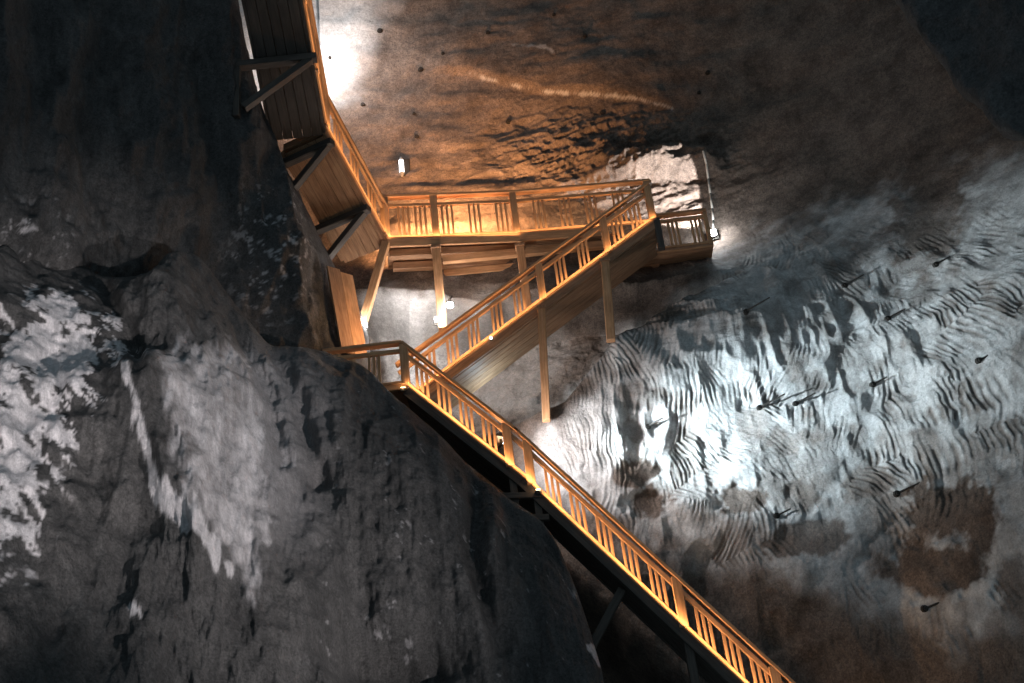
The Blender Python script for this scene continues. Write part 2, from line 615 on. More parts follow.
# ------------------------------------------------------------------ rock: left wall carrying the upper flight
rows = [
    [(-260, -150, 11), (-100, -150, 13.5), (20, -150, 15.6), (110, -150, 17.0), (180, -150, 18.2), (226, -150, 19.0), (206, -150, 24)],
    [(-260, 0, 11), (-100, 0, 13.5), (20, 0, 15.8), (110, 0, 17.3), (180, 0, 18.6), (237, 0, 19.6), (216, 0, 24)],
    [(-260, 90, 11), (-100, 90, 13.5), (20, 90, 15.8), (110, 90, 17.6), (190, 90, 19.2), (255, 95, 20.4), (242, 100, 25)],
    [(-260, 180, 11.2), (-100, 180, 13.8), (20, 180, 16.0), (120, 180, 18.0), (210, 180, 19.8), (286, 188, 21.4), (277, 188, 26)],
    [(-260, 260, 11.5), (-100, 260, 14.2), (30, 260, 16.6), (130, 260, 18.6), (230, 260, 20.4), (326, 258, 22.3), (322, 255, 27)],
    [(-260, 340, 12), (-100, 340, 14.8), (30, 340, 17.4), (130, 340, 19.4), (240, 340, 21.0), (363, 340, 22.6), (352, 340, 27)],
    [(-260, 440, 12.6), (-100, 440, 15.4), (30, 440, 18.0), (130, 440, 20.0), (240, 440, 21.4), (352, 450, 22.6), (340, 450, 27)],
    [(-260, 560, 13), (-100, 560, 16), (30, 560, 18.6), (130, 560, 20.6), (240, 560, 22), (340, 560, 23), (330, 560, 27)],
]
Lt = np.array([[at(*c) for c in r] for r in rows])
nu, nv = 360, 330
G = catmull(Lt, nu)
G = np.swapaxes(catmull(np.swapaxes(G, 0, 1), nv), 0, 1)
P = G.reshape(-1, 3)
px, py = photo(P)
q = P * np.array([1, 1, 0.45])
keep = 1 - 0.75 * sstep(225, 262, px - 0.33 * np.maximum(py, 0) + 20)
dis = 0.45 * fbm(q, 0.45, 4, 0.5, 40) + 0.16 * ridged(q, 0.9, 4, 41) + 0.05 * fbm(P, 3.0, 3, 0.5, 42)
dirn = np.array([0.55, -0.8, 0.1])
P = P + (dis * keep)[:, None] * dirn
n2 = fbm(P, 5.0, 4, 0.65, 44)
n3 = fbm(P, 10.0, 3, 0.6, 45)
speck = sstep(0.55, 0.95, n2 + 0.6 * n3) * sstep(60, 10, np.hypot((px - 265) * 1.0, (py - 265) * 0.55)) * 0.6
s = 0.55 * sstep(0.35, 1.0, n2) * sstep(70, 20, np.hypot(px - 20, (py - 250)))
wall_left = grid_mesh('wall_left', P, nu, nv, ROCK_LEFT, np.maximum(speck, s), 'dark rock wall at the upper left carrying the brackets of the upper stairs', flip=True)

# ------------------------------------------------------------------ rock: the mass at the lower left
crest = [(-260, 190, 14.5), (-80, 215, 16.2), (10, 240, 17.0), (90, 272, 17.6), (150, 282, 18.0), (192, 256, 18.6), (232, 300, 19.0), (268, 345, 19.5), (312, 352, 20.2),
         (361, 368, 20.5), (392, 398, 20.5), (432, 432, 20.45), (478, 478, 20.4), (515, 505, 20.4), (548, 532, 20.4), (572, 580, 20.3), (592, 640, 20.1), (606, 700, 19.9), (620, 800, 19.6)]
foot = [(-300, 900, 9.0), (-180, 900, 10.0), (-80, 900, 11.0), (20, 900, 12.0), (80, 900, 12.8), (130, 900, 13.4), (170, 900, 14), (205, 900, 14.6), (240, 900, 15.2),
        (280, 900, 15.6), (320, 900, 16.2), (360, 900, 16.6), (400, 900, 17.1), (440, 900, 17.5), (475, 900, 17.9), (505, 900, 18.2), (540, 900, 18.5), (565, 900, 18.8), (600, 900, 19.1)]
C0 = np.array([at(*c) for c in crest])
F0 = np.array([at(*c) for c in foot])
lat = [C0 + np.array([-0.9, 4.5, -1.4]), C0 + np.array([-0.3, 1.6, -0.35])]
ts = [0.0, 0.06, 0.15, 0.28, 0.45, 0.65, 0.85, 1.0]
for t in ts:
    row = C0 * (1 - t) + F0 * t
    row[:, 1] -= 0.9 * (1 - math.exp(-t * 14)) * (1 - t) ** 2
    lat.append(row)
Lt = np.array(lat)
nu, nv = 420, 520
G = catmull(Lt, nu)
G = np.swapaxes(catmull(np.swapaxes(G, 0, 1), nv), 0, 1)
P = G.reshape(-1, 3)
px, py = photo(P)
tt = np.repeat(np.linspace(0, len(lat) - 1, nu), nv)
q = P * np.array([1.2, 1, 0.5])
soft = 0.25 + 0.75 * sstep(2.0, 3.6, tt)
dis = 0.30 * fbm(q, 0.5, 4, 0.5, 50) + 0.12 * ridged(q, 1.0, 4, 51) + 0.06 * fbm(P, 2.6, 4, 0.55, 52)
dis += 0.03 * fbm(P * np.array([4.5, 1, 0.35]), 1.6, 3, 0.55, 53)
# the long arris: left of it the face turns away from the stairs
arr = [(140, 370), (158, 430), (180, 500), (215, 555), (250, 605), (275, 660), (290, 740)]
ax = np.interp(py, [a[1] for a in arr], [a[0] for a in arr])
on = sstep(345, 400, py)
dx = px - ax
dis += on * 0.75 * np.where(dx < 0, np.exp(dx / 110.0), np.exp(-dx / 90.0))
dis -= 0.28 * on * np.exp(-((dx - 0) / 7.0) ** 2) * 0
# folds running down from the crest
for fx in ([(190, 260), (225, 310), (262, 380), (285, 470)], [(268, 345), (300, 400), (318, 480)], [(95, 275), (130, 330), (150, 400)],
           [(478, 480), (470, 560), (500, 650)]):
    dis -= 0.30 * np.exp(-(line_d(px, py, fx) / 9.0) ** 2)
# hollow at the bottom
dis -= 0.9 * np.exp(-(((px - 400) / 70) ** 2 + ((py - 668) / 26) ** 2))
P = P + (dis * soft)[:, None] * np.array([0.12, -0.97, 0.12])
n1 = fbm(P, 1.1, 4, 0.55, 55)
rot = np.stack([P[:, 0] * 1.6 + P[:, 2] * 0.9, P[:, 1] * 0.4, P[:, 2] * 0.7 - P[:, 0] * 0.5], 1)
n2 = fbm(rot, 3.6, 5, 0.66, 56)
nst = fbm(P * np.array([5.0, 1, 0.7]), 1.4, 4, 0.6, 57)
pA = [(-60, 330), (0, 345), (30, 308), (75, 310), (108, 340), (100, 395), (76, 430), (54, 470), (32, 525), (14, 580), (-60, 640)]
pC = [(152, 372), (200, 352), (240, 360), (262, 400), (276, 470), (272, 540), (262, 600), (256, 622), (232, 578), (205, 535), (188, 470), (165, 410)]
mA = sstep(-0.03, 0.18, n2 * 0.8 + np.clip(poly_sd(px, py, pA) / 40.0, -1.6, 0.60) + 0.08)
mA *= sstep(-45, -10, poly_sd(px, py, pA))
mB = 0.75 * sstep(0.0, 0.5, 1 - line_d(px, py, [(122, 372), (146, 425), (160, 500), (175, 525), (205, 556), (238, 600)]) / 8.0 + 0.8 * nst)
mC = sstep(-14, 22, poly_sd(px, py, pC) + 16 * nst) * (0.75 + 0.3 * nst)
mD = 0.42 * sstep(120, 0, px - 245 + 12 * n1) * sstep(330, 385, py + 0.0 * px) * sstep(620, 480, py) * sstep(215, 245, px)
mE = 0.3 * sstep(1.0, 1.3, n2) * sstep(300, 330, px)
mF = sstep(0.3, 0.6, 1 - np.hypot((px - 138) / 12, (py - 617) / 11) + 0.5 * n2)
mG = 0.8 * sstep(0.1, 0.5, 1 - line_d(px, py, [(590, 645), (600, 665)]) / 5.0 + 0.4 * n2)
salt = np.maximum.reduce([mA * 0.95, mB, mC * 0.85, mD, mE, mF * 0.8, mG])
rock_lower = grid_mesh('wall_lower_left', P, nu, nv, ROCK_LEFT, salt, 'grey rock mass at the lower left streaked with white salt', flip=True)

# ------------------------------------------------------------------ rock: dark roof overhanging at the upper right
edge = [(868, -160, 15.5), (880, -40, 15.2), (908, 25, 15.0), (948, 72, 14.7), (972, 100, 14.4), (996, 128, 14.2), (1040, 150, 13.9), (1120, 190, 13.5)]
E0 = np.array([at(*c) for c in edge])
O0 = np.array([at(1120, -260, 12.5), at(1140, -200, 12.4), at(1160, -140, 12.3), at(1180, -80, 12.2), at(1200, -20, 12.1), at(1220, 40, 12.0), at(1240, 100, 12), at(1260, 160, 12)])
lat = [CAM + (E0 - CAM) * 1.35 + np.array([1.6, 0, 1.4]), CAM + (E0 - CAM) * 1.08 + np.array([0.30, 0, 0.3])]
lat += [E0 * (1 - t) + O0 * t - np.array([0, 0.5 * math.sin(math.pi * min(1, t * 1.2)), 0]) for t in (0, .12, .35, .65, 1)]
nu, nv = 140, 220
G = catmull(np.array(lat), nu)
G = np.swapaxes(catmull(np.swapaxes(G, 0, 1), nv), 0, 1)
P = G.reshape(-1, 3)
P = P + (0.22 * fbm(P, 0.9, 5, 0.55, 60))[:, None] * np.array([-0.2, -0.9, -0.2])
ceiling = grid_mesh('ceiling', P, nu, nv, ROCK_DARK, np.zeros(len(P)), 'black rock roof hanging into the upper right corner')

# ------------------------------------------------------------------ stairs
UP = Vector((0, 0, 1))


def V(a):
    return Vector((float(a[0]), float(a[1]), float(a[2])))


def baluster_mesh(h, wdt=0.055):
    bm = beam(BM(), (0, 0, -h / 2), (0, 0, h / 2), wdt, wdt * 0.8, (1, 0, 0), 0.004)
    me = bpy.data.meshes.new('baluster')
    bmesh.ops.recalc_face_normals(bm, faces=bm.faces)
    bm.to_mesh(me)
    bm.free()
    me.materials.append(PINE)
    return me


def railing(parent, A, B, h, posts, clusters, low=0.0, pw=0.16, post_ext=0.0, mid=0.25, triple=0.10, bt=0.065):
    """A,B: floor points; posts and clusters are fractions of the way from A to B"""
    A, B = V(A), V(B)
    d = B - A
    hd = Vector((d.x, d.y, 0))
    run = hd.length
    hd.normalize()
    side = Vector((-hd.y, hd.x, 0))
    e = d.normalized()
    obj('handrail', beam(BM(), A + UP * (h - .03) - e * .05, B + UP * (h - .03) + e * .05, 0.17, 0.065, side), PINE, parent)
    obj('mid_rail', beam(BM(), A + UP * (h - mid), B + UP * (h - mid), 0.075, 0.085, side), PINE, parent)
    obj('bottom_rail', beam(BM(), A + UP * (low + 0.035), B + UP * (low + 0.035), 0.09, bt, side), PINE, parent)
    for t in posts:
        p = A + d * t
        obj('post', beam(BM(), p - UP * post_ext + UP * (low - .02), p + UP * (h - .05), pw, pw * 0.85, hd), PINE, parent)
    z0, z1 = low + 0.06, h - mid - 0.02
    me = baluster_mesh(z1 - z0)
    for t in clusters:
        for k in (-1, 0, 1):
            p = A + d * (t + k * triple / run)
            place('baluster', me, p + UP * (z0 + z1) / 2, parent)


def flight(A, B, width, back, label, nsteps, posts, clusters, h=0.95, boards=5, drop=0.26, rail_far=True, rail_near=True, pw=0.16, stringer_mat=None, mid=0.25, rail_end=1.0, triple=0.10):
    """straight flight; A,B are its near-edge floor points, `back` the level direction across it"""
    A, B, back = V(A), V(B), V(back)
    d = B - A
    e = d.normalized()
    t = thing('stair_flight', label, 'stairs', (A + B) / 2 - UP * drop, 'wooden stair flights')
    sm = stringer_mat or PLANK
    for s in (0.04, width - 0.04):
        c = back * s - UP * (drop * 0.5)
        obj('stringer', beam(BM(), A + c, B + c, 0.07, drop * 0.86, back), sm, t)
    hd = Vector((d.x, d.y, 0)).normalized()
    for k in range(nsteps):
        f = (k + 0.5) / nsteps
        p = A + d * f
        hi = 1 if d.z < 0 else -1
        zt = A.z + d.z * (k + (0.5 - 0.5 * hi) + 0.5 * hi) / nsteps
        c = Vector((p.x, p.y, p.z - 0.03))
        rl = Vector((d.x, d.y, 0)).length / nsteps
        obj('tread', beam(BM(), c + back * 0.07, c + back * (width - 0.07), rl * 1.12, 0.045, hd), PLANK, t)
        r0 = p + hd * (-rl / 2 * hi * 1.0)
        rz = abs(d.z) / nsteps
        c2 = Vector((r0.x, r0.y, p.z + rz * 0.45))
        obj('riser', beam(BM(), c2 + back * 0.08, c2 + back * (width - 0.08), 0.025, rz * 0.9, hd), PLANK, t)
    bw = (width - 0.16) / boards
    nrm = e.cross(back).normalized()
    if nrm.z > 0:
        nrm = -nrm
    for k in range(boards):
        c = back * (0.08 + bw * (k + 0.5)) - UP * (drop * 0.97)
        obj('underside_board', beam(BM(), A + c, B + c, bw * random.uniform(0.94, 0.985), 0.04, back), sm, t)
    if rail_near:
        railing(t, A, A + d * rail_end, h, [v_ / rail_end for v_ in posts], [v_ / rail_end for v_ in clusters], pw=pw, mid=mid, triple=triple)
    if rail_far:
        railing(t, A + back * (width), B + back * (width), h, [0.02, 0.5, 0.98], [0.1, 0.18, 0.26, 0.34, 0.42, .58, .66, .74, .82, .9], mid=mid)
    return t


def frac(A, B, px_, py_):
    """fraction along A-B of the point over photo column (tilted with the posts)"""
    ts_ = np.linspace(0, 1, 400)
    Q = np.array(A)[None] * (1 - ts_)[:, None] + np.array(B)[None] * ts_[:, None]
    qx, qy = photo(Q + np.array([0, 0, 0.45]))
    return float(ts_[np.argmin(np.abs(qx - px_))])


BK = (0, 1, 0)
# middle flight
MB = np.array([XMB, YM, ZLL])
fr = lambda A, B, L_: [frac(A, B, p_, 0) for p_ in L_]
mid_f = flight(TOPM, MB, 1.25, BK, 'middle wooden stair flight rising to the right, brown boarding underneath', 24,
               [0.012] + fr(TOPM, MB, [605, 541]), fr(TOPM, MB, [635, 617, 583, 560, 519, 497, 474, 452, 430]), h=1.0, rail_far=False, rail_end=0.93)
# lower flights
dn1 = flight(LOWC, KNK, 1.1, BK, 'short wooden stair flight descending from the corner landing to the two close posts', 11,
             [0.0] + fr(LOWC, KNK, [508]), fr(LOWC, KNK, [422, 444, 466, 489]), h=0.95, rail_far=False, pw=0.17, stringer_mat=SHADED_OLDWOOD)
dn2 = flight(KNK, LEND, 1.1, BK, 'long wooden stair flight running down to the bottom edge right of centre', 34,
             fr(KNK, LEND, [529, 680, 779]), fr(KNK, LEND, [552, 578, 604, 630, 657, 704, 732, 760, 795]), h=0.95, rail_far=False, pw=0.17, stringer_mat=SHADED_OLDWOOD)

# upper flight, in two pieces, rising towards the viewer along the left wall
U0 = np.array([LC[0], 23.55, ZL])
U1 = at(326, 127, 21.35)
U2 = at(303, 0, 18.7)
U3 = U2 + (U2 - U1) * 0.8
print('upper slopes', (U1[2] - U0[2]) / np.hypot(*(U1 - U0)[:2]), (U2[2] - U1[2]) / np.hypot(*(U2 - U1)[:2]), U0, U1, U2)


def across_left(A, B):
    d = np.array(B) - np.array(A)
    d[2] = 0
    d /= np.linalg.norm(d)
    n = np.array([-d[1], d[0], 0])
    return n if n[0] < 0 else -n


bk1 = across_left(U0, U1)
bk2 = across_left(U1, U2)
UW = 1.3
up1 = flight(U1, U0, UW, bk1, 'upper wooden stair flight along the left wall, joining the long landing', 11, [0.0, 0.98], [0.2, 0.47, 0.76],
             h=0.98, drop=0.24, rail_far=False, mid=0.2, triple=0.13)
up2 = flight(U3, U1, UW, bk2, 'topmost wooden stair flight against the left wall, seen from beneath', 22, [0.45, 0.75], [0.5, 0.6, 0.68, 0.82, 0.9, .97],
             h=0.98, drop=0.24, rail_far=False, mid=0.2, stringer_mat=SHADED_OLDWOOD)  # dark wood carries the shade of the underside in its colour


# brackets under the upper flights
def bracket(p, bk, reach, fall, label, out=0.12):
    p, bk = V(p), V(bk)
    t = thing('timber_bracket', label, 'bracket', p, 'timber brackets under the upper stairs')
    a = p - bk * out
    bdir = bk.cross(UP)
    obj('beam', beam(BM(), a, p + bk * reach, 0.19, 0.17, bdir), SHADED_OLDWOOD, t)
    obj('brace', beam(BM(), p + bk * 0.02 - UP * 0.05, p + bk * (reach - 0.25) - UP * fall, 0.16, 0.16, bdir), SHADED_OLDWOOD, t)
    obj('wall_plate', beam(BM(), p + bk * (reach - 0.1) + UP * 0.15, p + bk * (reach - 0.1) - UP * (fall + .25), 0.16, 0.14, bdir), SHADED_OLDWOOD, t)
    return t


for (A, B, bk, f, lab) in [(U1, U2, bk2, 0.66, 'topmost dark timber bracket under the upper stairs'),
                           (U0, U1, bk1, 0.97, 'middle dark timber bracket under the upper stairs'),
                           (U0, U1, bk1, 0.38, 'lowest dark timber bracket under the upper stairs, nearest the long landing')]:
    p = np.array(A) * (1 - f) + np.array(B) * f - np.array([0, 0, 0.40])
    bracket(p, bk, 1.75, 1.25, lab)


# landings
def deck(t, poly_near, width, boards, z, y_dir=(0, 1, 0)):
    pass


land = thing('landing', 'long upper wooden landing with railing in front of the brown wall', 'landing', ((L0 + L2) / 2), 'wooden landings')
LD = 1.25
for (A, B) in ((L0, L2), (L2, L3 - np.array([1.3, 0.04, 0]))):
    A, B = V(A), V(B)
    d = (B - A).normalized()
    n = Vector((-d.y, d.x, 0))
    for k in range(6):
        c = n * (LD * (k + 0.5) / 6 + 0.02) - UP * 0.04
        obj('deck_board', beam(BM(), A + c, B + c, LD / 6 * 0.96, 0.05, n), PLANK, land)
    obj('fascia', beam(BM(), A - n * 0.02 - UP * 0.14, B - n * 0.02 - UP * 0.14, 0.06, 0.24, n), PINE, land)
Av, Bv, Cv = V(L0), V(L2), V(L3)
n = Vector((0, 1, 0))
obj('joist', beam(BM(), Av + n * 0.35 - UP * .22, Bv + n * .35 - UP * .22, 0.16, 0.2, n), PLANK, land)
obj('joist', beam(BM(), Av + n * 0.9 - UP * .22, Bv + n * .9 - UP * .22, 0.16, 0.2, n), PLANK, land)
for (x0, yy, dz) in ((434, .28, .30), (434, .85, .34)):
    a = at(441, 240, 23.9 + yy)
    obj('joist', beam(BM(), Vector((a[0], 23.9 + yy, ZL - dz - .1)), Vector((L3[0] - .9, 24.1 + yy, ZL - dz - .1)), 0.14, 0.2, n), PINE, land)
railing(land, L0, L2, 1.28, [0.0, frac(L0, L2, 435, 0), 0.985], fr(L0, L2, [404, 421, 448, 475, 502]), mid=0.30, pw=0.17, triple=0.12)
railing(land, L2, L3, 1.28, [0.985], fr(L2, L3, [540, 566, 592, 620]), mid=0.30, pw=0.17, triple=0.12)

# support posts of the landing
def support(top, bot, label, w_=0.2, cap=True, group='timber support posts', mat=PINE):
    top, bot = V(top), V(bot)
    t = thing('support_post', label, 'post', bot, group)
    obj('shaft', beam(BM(), bot, top, w_, w_ * 0.9, (1, 0, 0), 0.012), mat, t)
    if cap:
        obj('cap', beam(BM(), top - UP * 0.03, top + UP * 0.045, w_ * 1.25, w_ * 1.2, (1, 0, 0)), PLANK, t)
    return t


p = at(436, 249, 23.72)
b_ = at(441, 326, 23.72)
support(p, (p[0], p[1], b_[2] - .1), 'timber post under the long landing, standing between two bright lamps', 0.2)
p = at(520, 247, 23.95)
support(p, (p[0], p[1], p[2] - 2.4), 'timber post under the long landing, half hidden by the middle flight railing', 0.2)
# leaning post at the landing corner
t = thing('leaning_post', 'slanting timber prop from the landing corner down to the left wall', 'post', at(363, 325, 23.55), 'timber support posts')
obj('shaft', beam(BM(), at(386, 243, 23.5), at(362, 326, 23.5), 0.2, 0.18, (0, 1, 0)), PINE, t)
t = thing('plank_panel', 'orange lit boards leaning against the left wall beside the corner landing', 'boarding', at(350, 330, 22.35))
for k in range(2):
    o_ = at(346 - 13 * k, 274 - 6 * k, 22.15 - .30 * k), at(361 - 13 * k, 356 - 3 * k, 22.15 - .30 * k)
    obj('board', beam(BM(), o_[0], o_[1], 0.34, 0.05, (1, 1, 0), 0.006), (PINE, PLANK)[k], t)
# supports of the middle flight
tp = at(541.5, 309, YM - 0.06)
bt = at(546.5, 421, YM - 0.06)
support(tp, bt, 'tall slender timber post under the middle flight, standing on pale rock', 0.17, mat=PINE)
tp = at(605, 262, YM - 0.06)
bt = at(611, 341, YM - 0.06)
support(tp, bt, 'short timber post under the upper end of the middle flight', 0.19, mat=PINE)

# end platform
PR0 = np.array([TOPM[0] - 1.2, 23.75, ZP])
PA = np.array([at(660, 249, 23.75)[0], 23.75, ZP])
PB = np.array([at(711, 243, 23.75)[0], 23.75, ZP])
plat = thing('platform', 'small wooden end platform with railing beside the white floodlight', 'platform', (PA + PB) / 2, 'wooden landings')
for k in range(5):
    yy = 23.8 + k * 0.2
    obj('deck_board', beam(BM(), (PR0[0], yy, ZP - .04), (PB[0] + .05, yy, ZP - .04), 0.19, 0.05, (0, 1, 0)), PLANK, plat)
obj('fascia', beam(BM(), (PA[0] - .1, 23.74, ZP - .05), (PB[0] + .05, 23.74, ZP - .05), 0.05, 0.08, (0, 1, 0)), PINE, plat)
railing(plat, PA, PB, 1.0, [0.0, 1.0], fr(PA, PB, [674, 697]), mid=0.2, pw=0.1)
# boarded end under the top of the middle flight
obj('end_board', beam(BM(), (TOPM[0] + .0, YM + .06, ZP - .85), (TOPM[0] + .0, YM + .06, ZP - .02), 0.14, 0.14, (1, 0, 0)), SHADED_OLDWOOD, mid_f)

# steps joining landing and platform
stp = thing('step_block', 'few wooden steps between the long landing and the end platform', 'stairs', (L3[0] - 0.6, 24.6, ZP), 'wooden stair flights')
for k in range(4):
    f = (k + 0.5) / 4
    xx = L3[0] - 1.25 + 1.15 * f
    zz = ZL + (ZP - ZL) * f
    obj('tread', beam(BM(), (xx, 24.3, zz), (xx, 24.9, zz), 0.3, 0.05, (1, 0, 0)), PLANK, stp)
for yy in (24.3, 24.87):
    obj('stringer', beam(BM(), (L3[0] - 1.3, yy, ZL - .2), (L3[0] - .1, yy, ZP - .1), 0.06, 0.24, (0, 1, 0)), PLANK, stp)

# corner landing
low = thing('landing', 'small dark railed corner landing where the middle and lower flights meet', 'landing', (LOWC[0] - .8, YD + 1, ZLL - .2), 'wooden landings')
LX = at(352, 340, YD)[0] - 0.25
for k in range(5):
    yy = YD + 0.12 + k * 0.225
    obj('deck_board', beam(BM(), (LX - .4, yy, ZLL - .04), (LOWC[0] - .02, yy, ZLL - .04), 0.215, 0.05, (0, 1, 0)), PLANK, low)
for k in range(6):
    yy = YD + 1.24 + k * 0.225
    obj('deck_board', beam(BM(), (LX - .4, yy, ZLL - .04), (XMB - .02, yy, ZLL - .04), 0.215, 0.05, (0, 1, 0)), PLANK, low)
obj('fascia', beam(BM(), (LX - .3, YD, ZLL - .06), (LOWC[0] + .02, YD, ZLL - .06), 0.06, 0.12, (0, 1, 0)), PINE, low)
railing(low, (LX - .3, YD, ZLL), (LOWC[0] - .08, YD, ZLL), 0.99, [], [frac((LX - .3, YD, ZLL), (LOWC[0], YD, ZLL), 377, 0)], pw=0.17, mid=0.22)

# trestle under the lower flight
def trestle(px_, label, yb):
    A = at(px_, yb, YD + 0.1)
    t = thing('timber_trestle', label, 'trestle', (A[0], YD + .5, A[2] - 1.5), 'timber trestles under the lower stairs')
    for dx_ in (-0.3, 0.12):
        obj('leg', beam(BM(), (A[0] + dx_, YD + .12, A[2] - 1.4), (A[0] + dx_, YD + .12, A[2] + .28 - dx_ * 1.1), 0.14, 0.14, (1, 0, 0)), SHADED_OLDWOOD, t)
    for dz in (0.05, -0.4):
        obj('cross_beam', beam(BM(), (A[0] - .75, YD + .04, A[2] + dz + .08), (A[0] + .3, YD + .04, A[2] + dz - .02), 0.12, 0.12, (0, 1, 0)), SHADED_OLDWOOD, t)
    return t


trestle(531, 'dark timber trestle under the two close posts of the lower stairs', 500)
A = at(690, 655, YD + .15)
support((A[0], YD + .15, A[2] + .45), (A[0], YD + .15, A[2] - 2.2), 'dark timber post under the lowest stretch of stairs', 0.16, cap=False, mat=SHADED_OLDWOOD)
t = thing('timber_strut', 'dark slanting strut in the black void under the lower stairs', 'strut', at(602, 640, YD + .4))
obj('shaft', beam(BM(), at(622, 590, YD + .3), at(590, 650, YD + .3), 0.16, 0.15, (0, 1, 0)), SHADED_OLDWOOD, t)


# ------------------------------------------------------------------ lights
def point(loc, col, power, r=0.05, name='point_light'):
    l = bpy.data.lights.new(name, 'POINT')
    l.color = col
    l.energy = power
    l.shadow_soft_size = r
    o = bpy.data.objects.new(name, l)
    COL.objects.link(o)
    o.location = V(loc)
    return o


def area(loc, direction, col, power, sx, sy, xdir=None, spread=180, name='strip_light'):
    l = bpy.data.lights.new(name, 'AREA')
    l.shape = 'RECTANGLE'
    l.size, l.size_y = sx, sy
    l.color = col
    l.energy = power
    l.spread = math.radians(spread)
    o = bpy.data.objects.new(name, l)
    COL.objects.link(o)
    zc = -V(direction).normalized()
    xc = V(xdir) if xdir is not None else zc.orthogonal()
    xc = (xc - zc * xc.dot(zc)).normalized()
    yc = zc.cross(xc)
    m = Matrix((xc, yc, zc)).transposed().to_4x4()
    o.matrix_world = Matrix.Translation(V(loc)) @ m
    return o


def spot(loc, target, col, power, ang, blend=0.6, r=0.1):
    l = bpy.data.lights.new('spot_light', 'SPOT')
    l.color = col
    l.energy = power
    l.spot_size = math.radians(ang)
    l.spot_blend = blend
    l.shadow_soft_size = r
    o = bpy.data.objects.new('spot_light', l)
    COL.objects.link(o)
    o.location = V(loc)
    o.rotation_euler = (V(target) - V(loc)).to_track_quat('-Z', 'Y').to_euler()
    return o


WARM = (1.0, 0.57, 0.26)
WARM2 = (1.0, 0.60, 0.30)
COLD = (0.74, 0.91, 1.0)
WHITE = (1.0, 0.93, 0.92)


def strip(A, B, power, out, col=WARM, off=0.13, dz=-0.04, tilt=0.35):
    """LED strip on a ledge outside the railing, shining up along it"""
    A, B, out = V(A), V(B), V(out)
    c = (A + B) / 2 + out * off + UP * dz
    e = (B - A)
    L = e.length
    e.normalize()
    up = (UP - e * UP.dot(e)).normalized()
    return area(c, up - out * tilt, col, power, L, 0.03, e, 150)


OUT = (0, -1, 0)
strip(TOPM, MB, 30, OUT)
strip(LOWC, KNK, 17, OUT)
strip(KNK, LEND, 44, OUT)
strip(L0, L2, 14, OUT)
strip(L2, L3, 9, OUT)
strip(U0, U1, 9, -bk1)
strip(U1, U3, 10, -bk2)
# added warm fill on the boarding beneath the middle flight and the landing
point(at(500, 425, 21.2), WARM2, 22, 0.3)
point(at(480, 298, 23.25), WARM, 18, 0.15)
# warm lamps along the long landing, turned to the wall
area((-1.35, 24.2, ZL + .2), (0, .8, .6), (1.0, .47, .19), 900, 2.0, 0.2, (1, 0, 0), 140)
area((1.6, 24.5, ZL + .1), (0.0, .8, .5), WARM, 60, 1.8, 0.2, (1, 0, 0))
# cold floods
fl = at(509, 447, YD + .75)
area(np.array(fl) - np.array([.1, .3, 0]), (1, 0.55, 0.05), (1, .955, .97), 70, 0.3, 0.3, None, 130)
spot(fl, wall_pt(815, 405), COLD, 4300, 56, 1.0, 0.12)
area(at(298, 15, 23.4), (.28, .95, .05), WHITE, 170, .25, .6, None, 140)
point(at(262, 90, 23.4), WARM, 25, .1)  # added warm point, tints the wall seen through the gap orange
# lamps at the foot of the landing posts
point(at(440, 314, 23.3), (1, .95, .93), 70, 0.06)
point(at(366, 321, 23.2), (1, .95, .93), 50, 0.06)
point(at(452, 305, 23.6), (1, .95, .93), 60, 0.06)
point(at(408, 338, 24.3), (1, .95, .93), 130, 0.2)  # added white fill without a fixture, whitens the recess
point(at(500, 395, 23.4), (.6, .85, 1), 40, 0.2)  # added blue fill without a fixture, for the recess behind the flight
# end flood
ep = wall_pt(711, 238) - np.array([0, 0.22, 0])
point(ep + np.array([0, -.16, 0]), (.9, .96, 1), 60, 0.05)
spot(ep + np.array([-.02, -.05, .1]), wall_pt(652, 186) + np.array([0, -.15, 0]), (1, .95, .93), 1500, 60, 0.12, 0.03)
# corner landing warm lamps
point(at(392, 322, 21.6), WARM, 60, 0.05)
point(at(403, 388, YD - .12), WARM2, 2.5, 0.03)
# added unseen spots low in front, brightening the left rock
spot((9.0, 8.0, 1.0), at(220, 510, 17), WHITE, 11000, 32, 1.0)
spot((-4, 5.0, 1.0), at(30, 400, 16), WHITE, 6500, 24, 1.0)


# ------------------------------------------------------------------ lamps
def lamp_globe(p, q_, r, label, mat):
    t = thing('globe_lamp', label, 'lamp', p)
    obj('globe', ball(bmesh.new(), p, r), mat, t, smooth=True)
    obj('socket', tube(bmesh.new(), V(p) + UP * r * .8, V(p) + UP * (r * 1.7), r * .5), STEEL, t)
    obj('arm', tube(bmesh.new(), V(p) + UP * (r * 1.6), V(q_), 0.018), STEEL, t)
    return t


p = at(450, 305, 23.75)
lamp_globe(p, wall_pt(452, 296), 0.085, 'round white globe lamp hanging on the rock behind the landing post', GLASS_COLD)


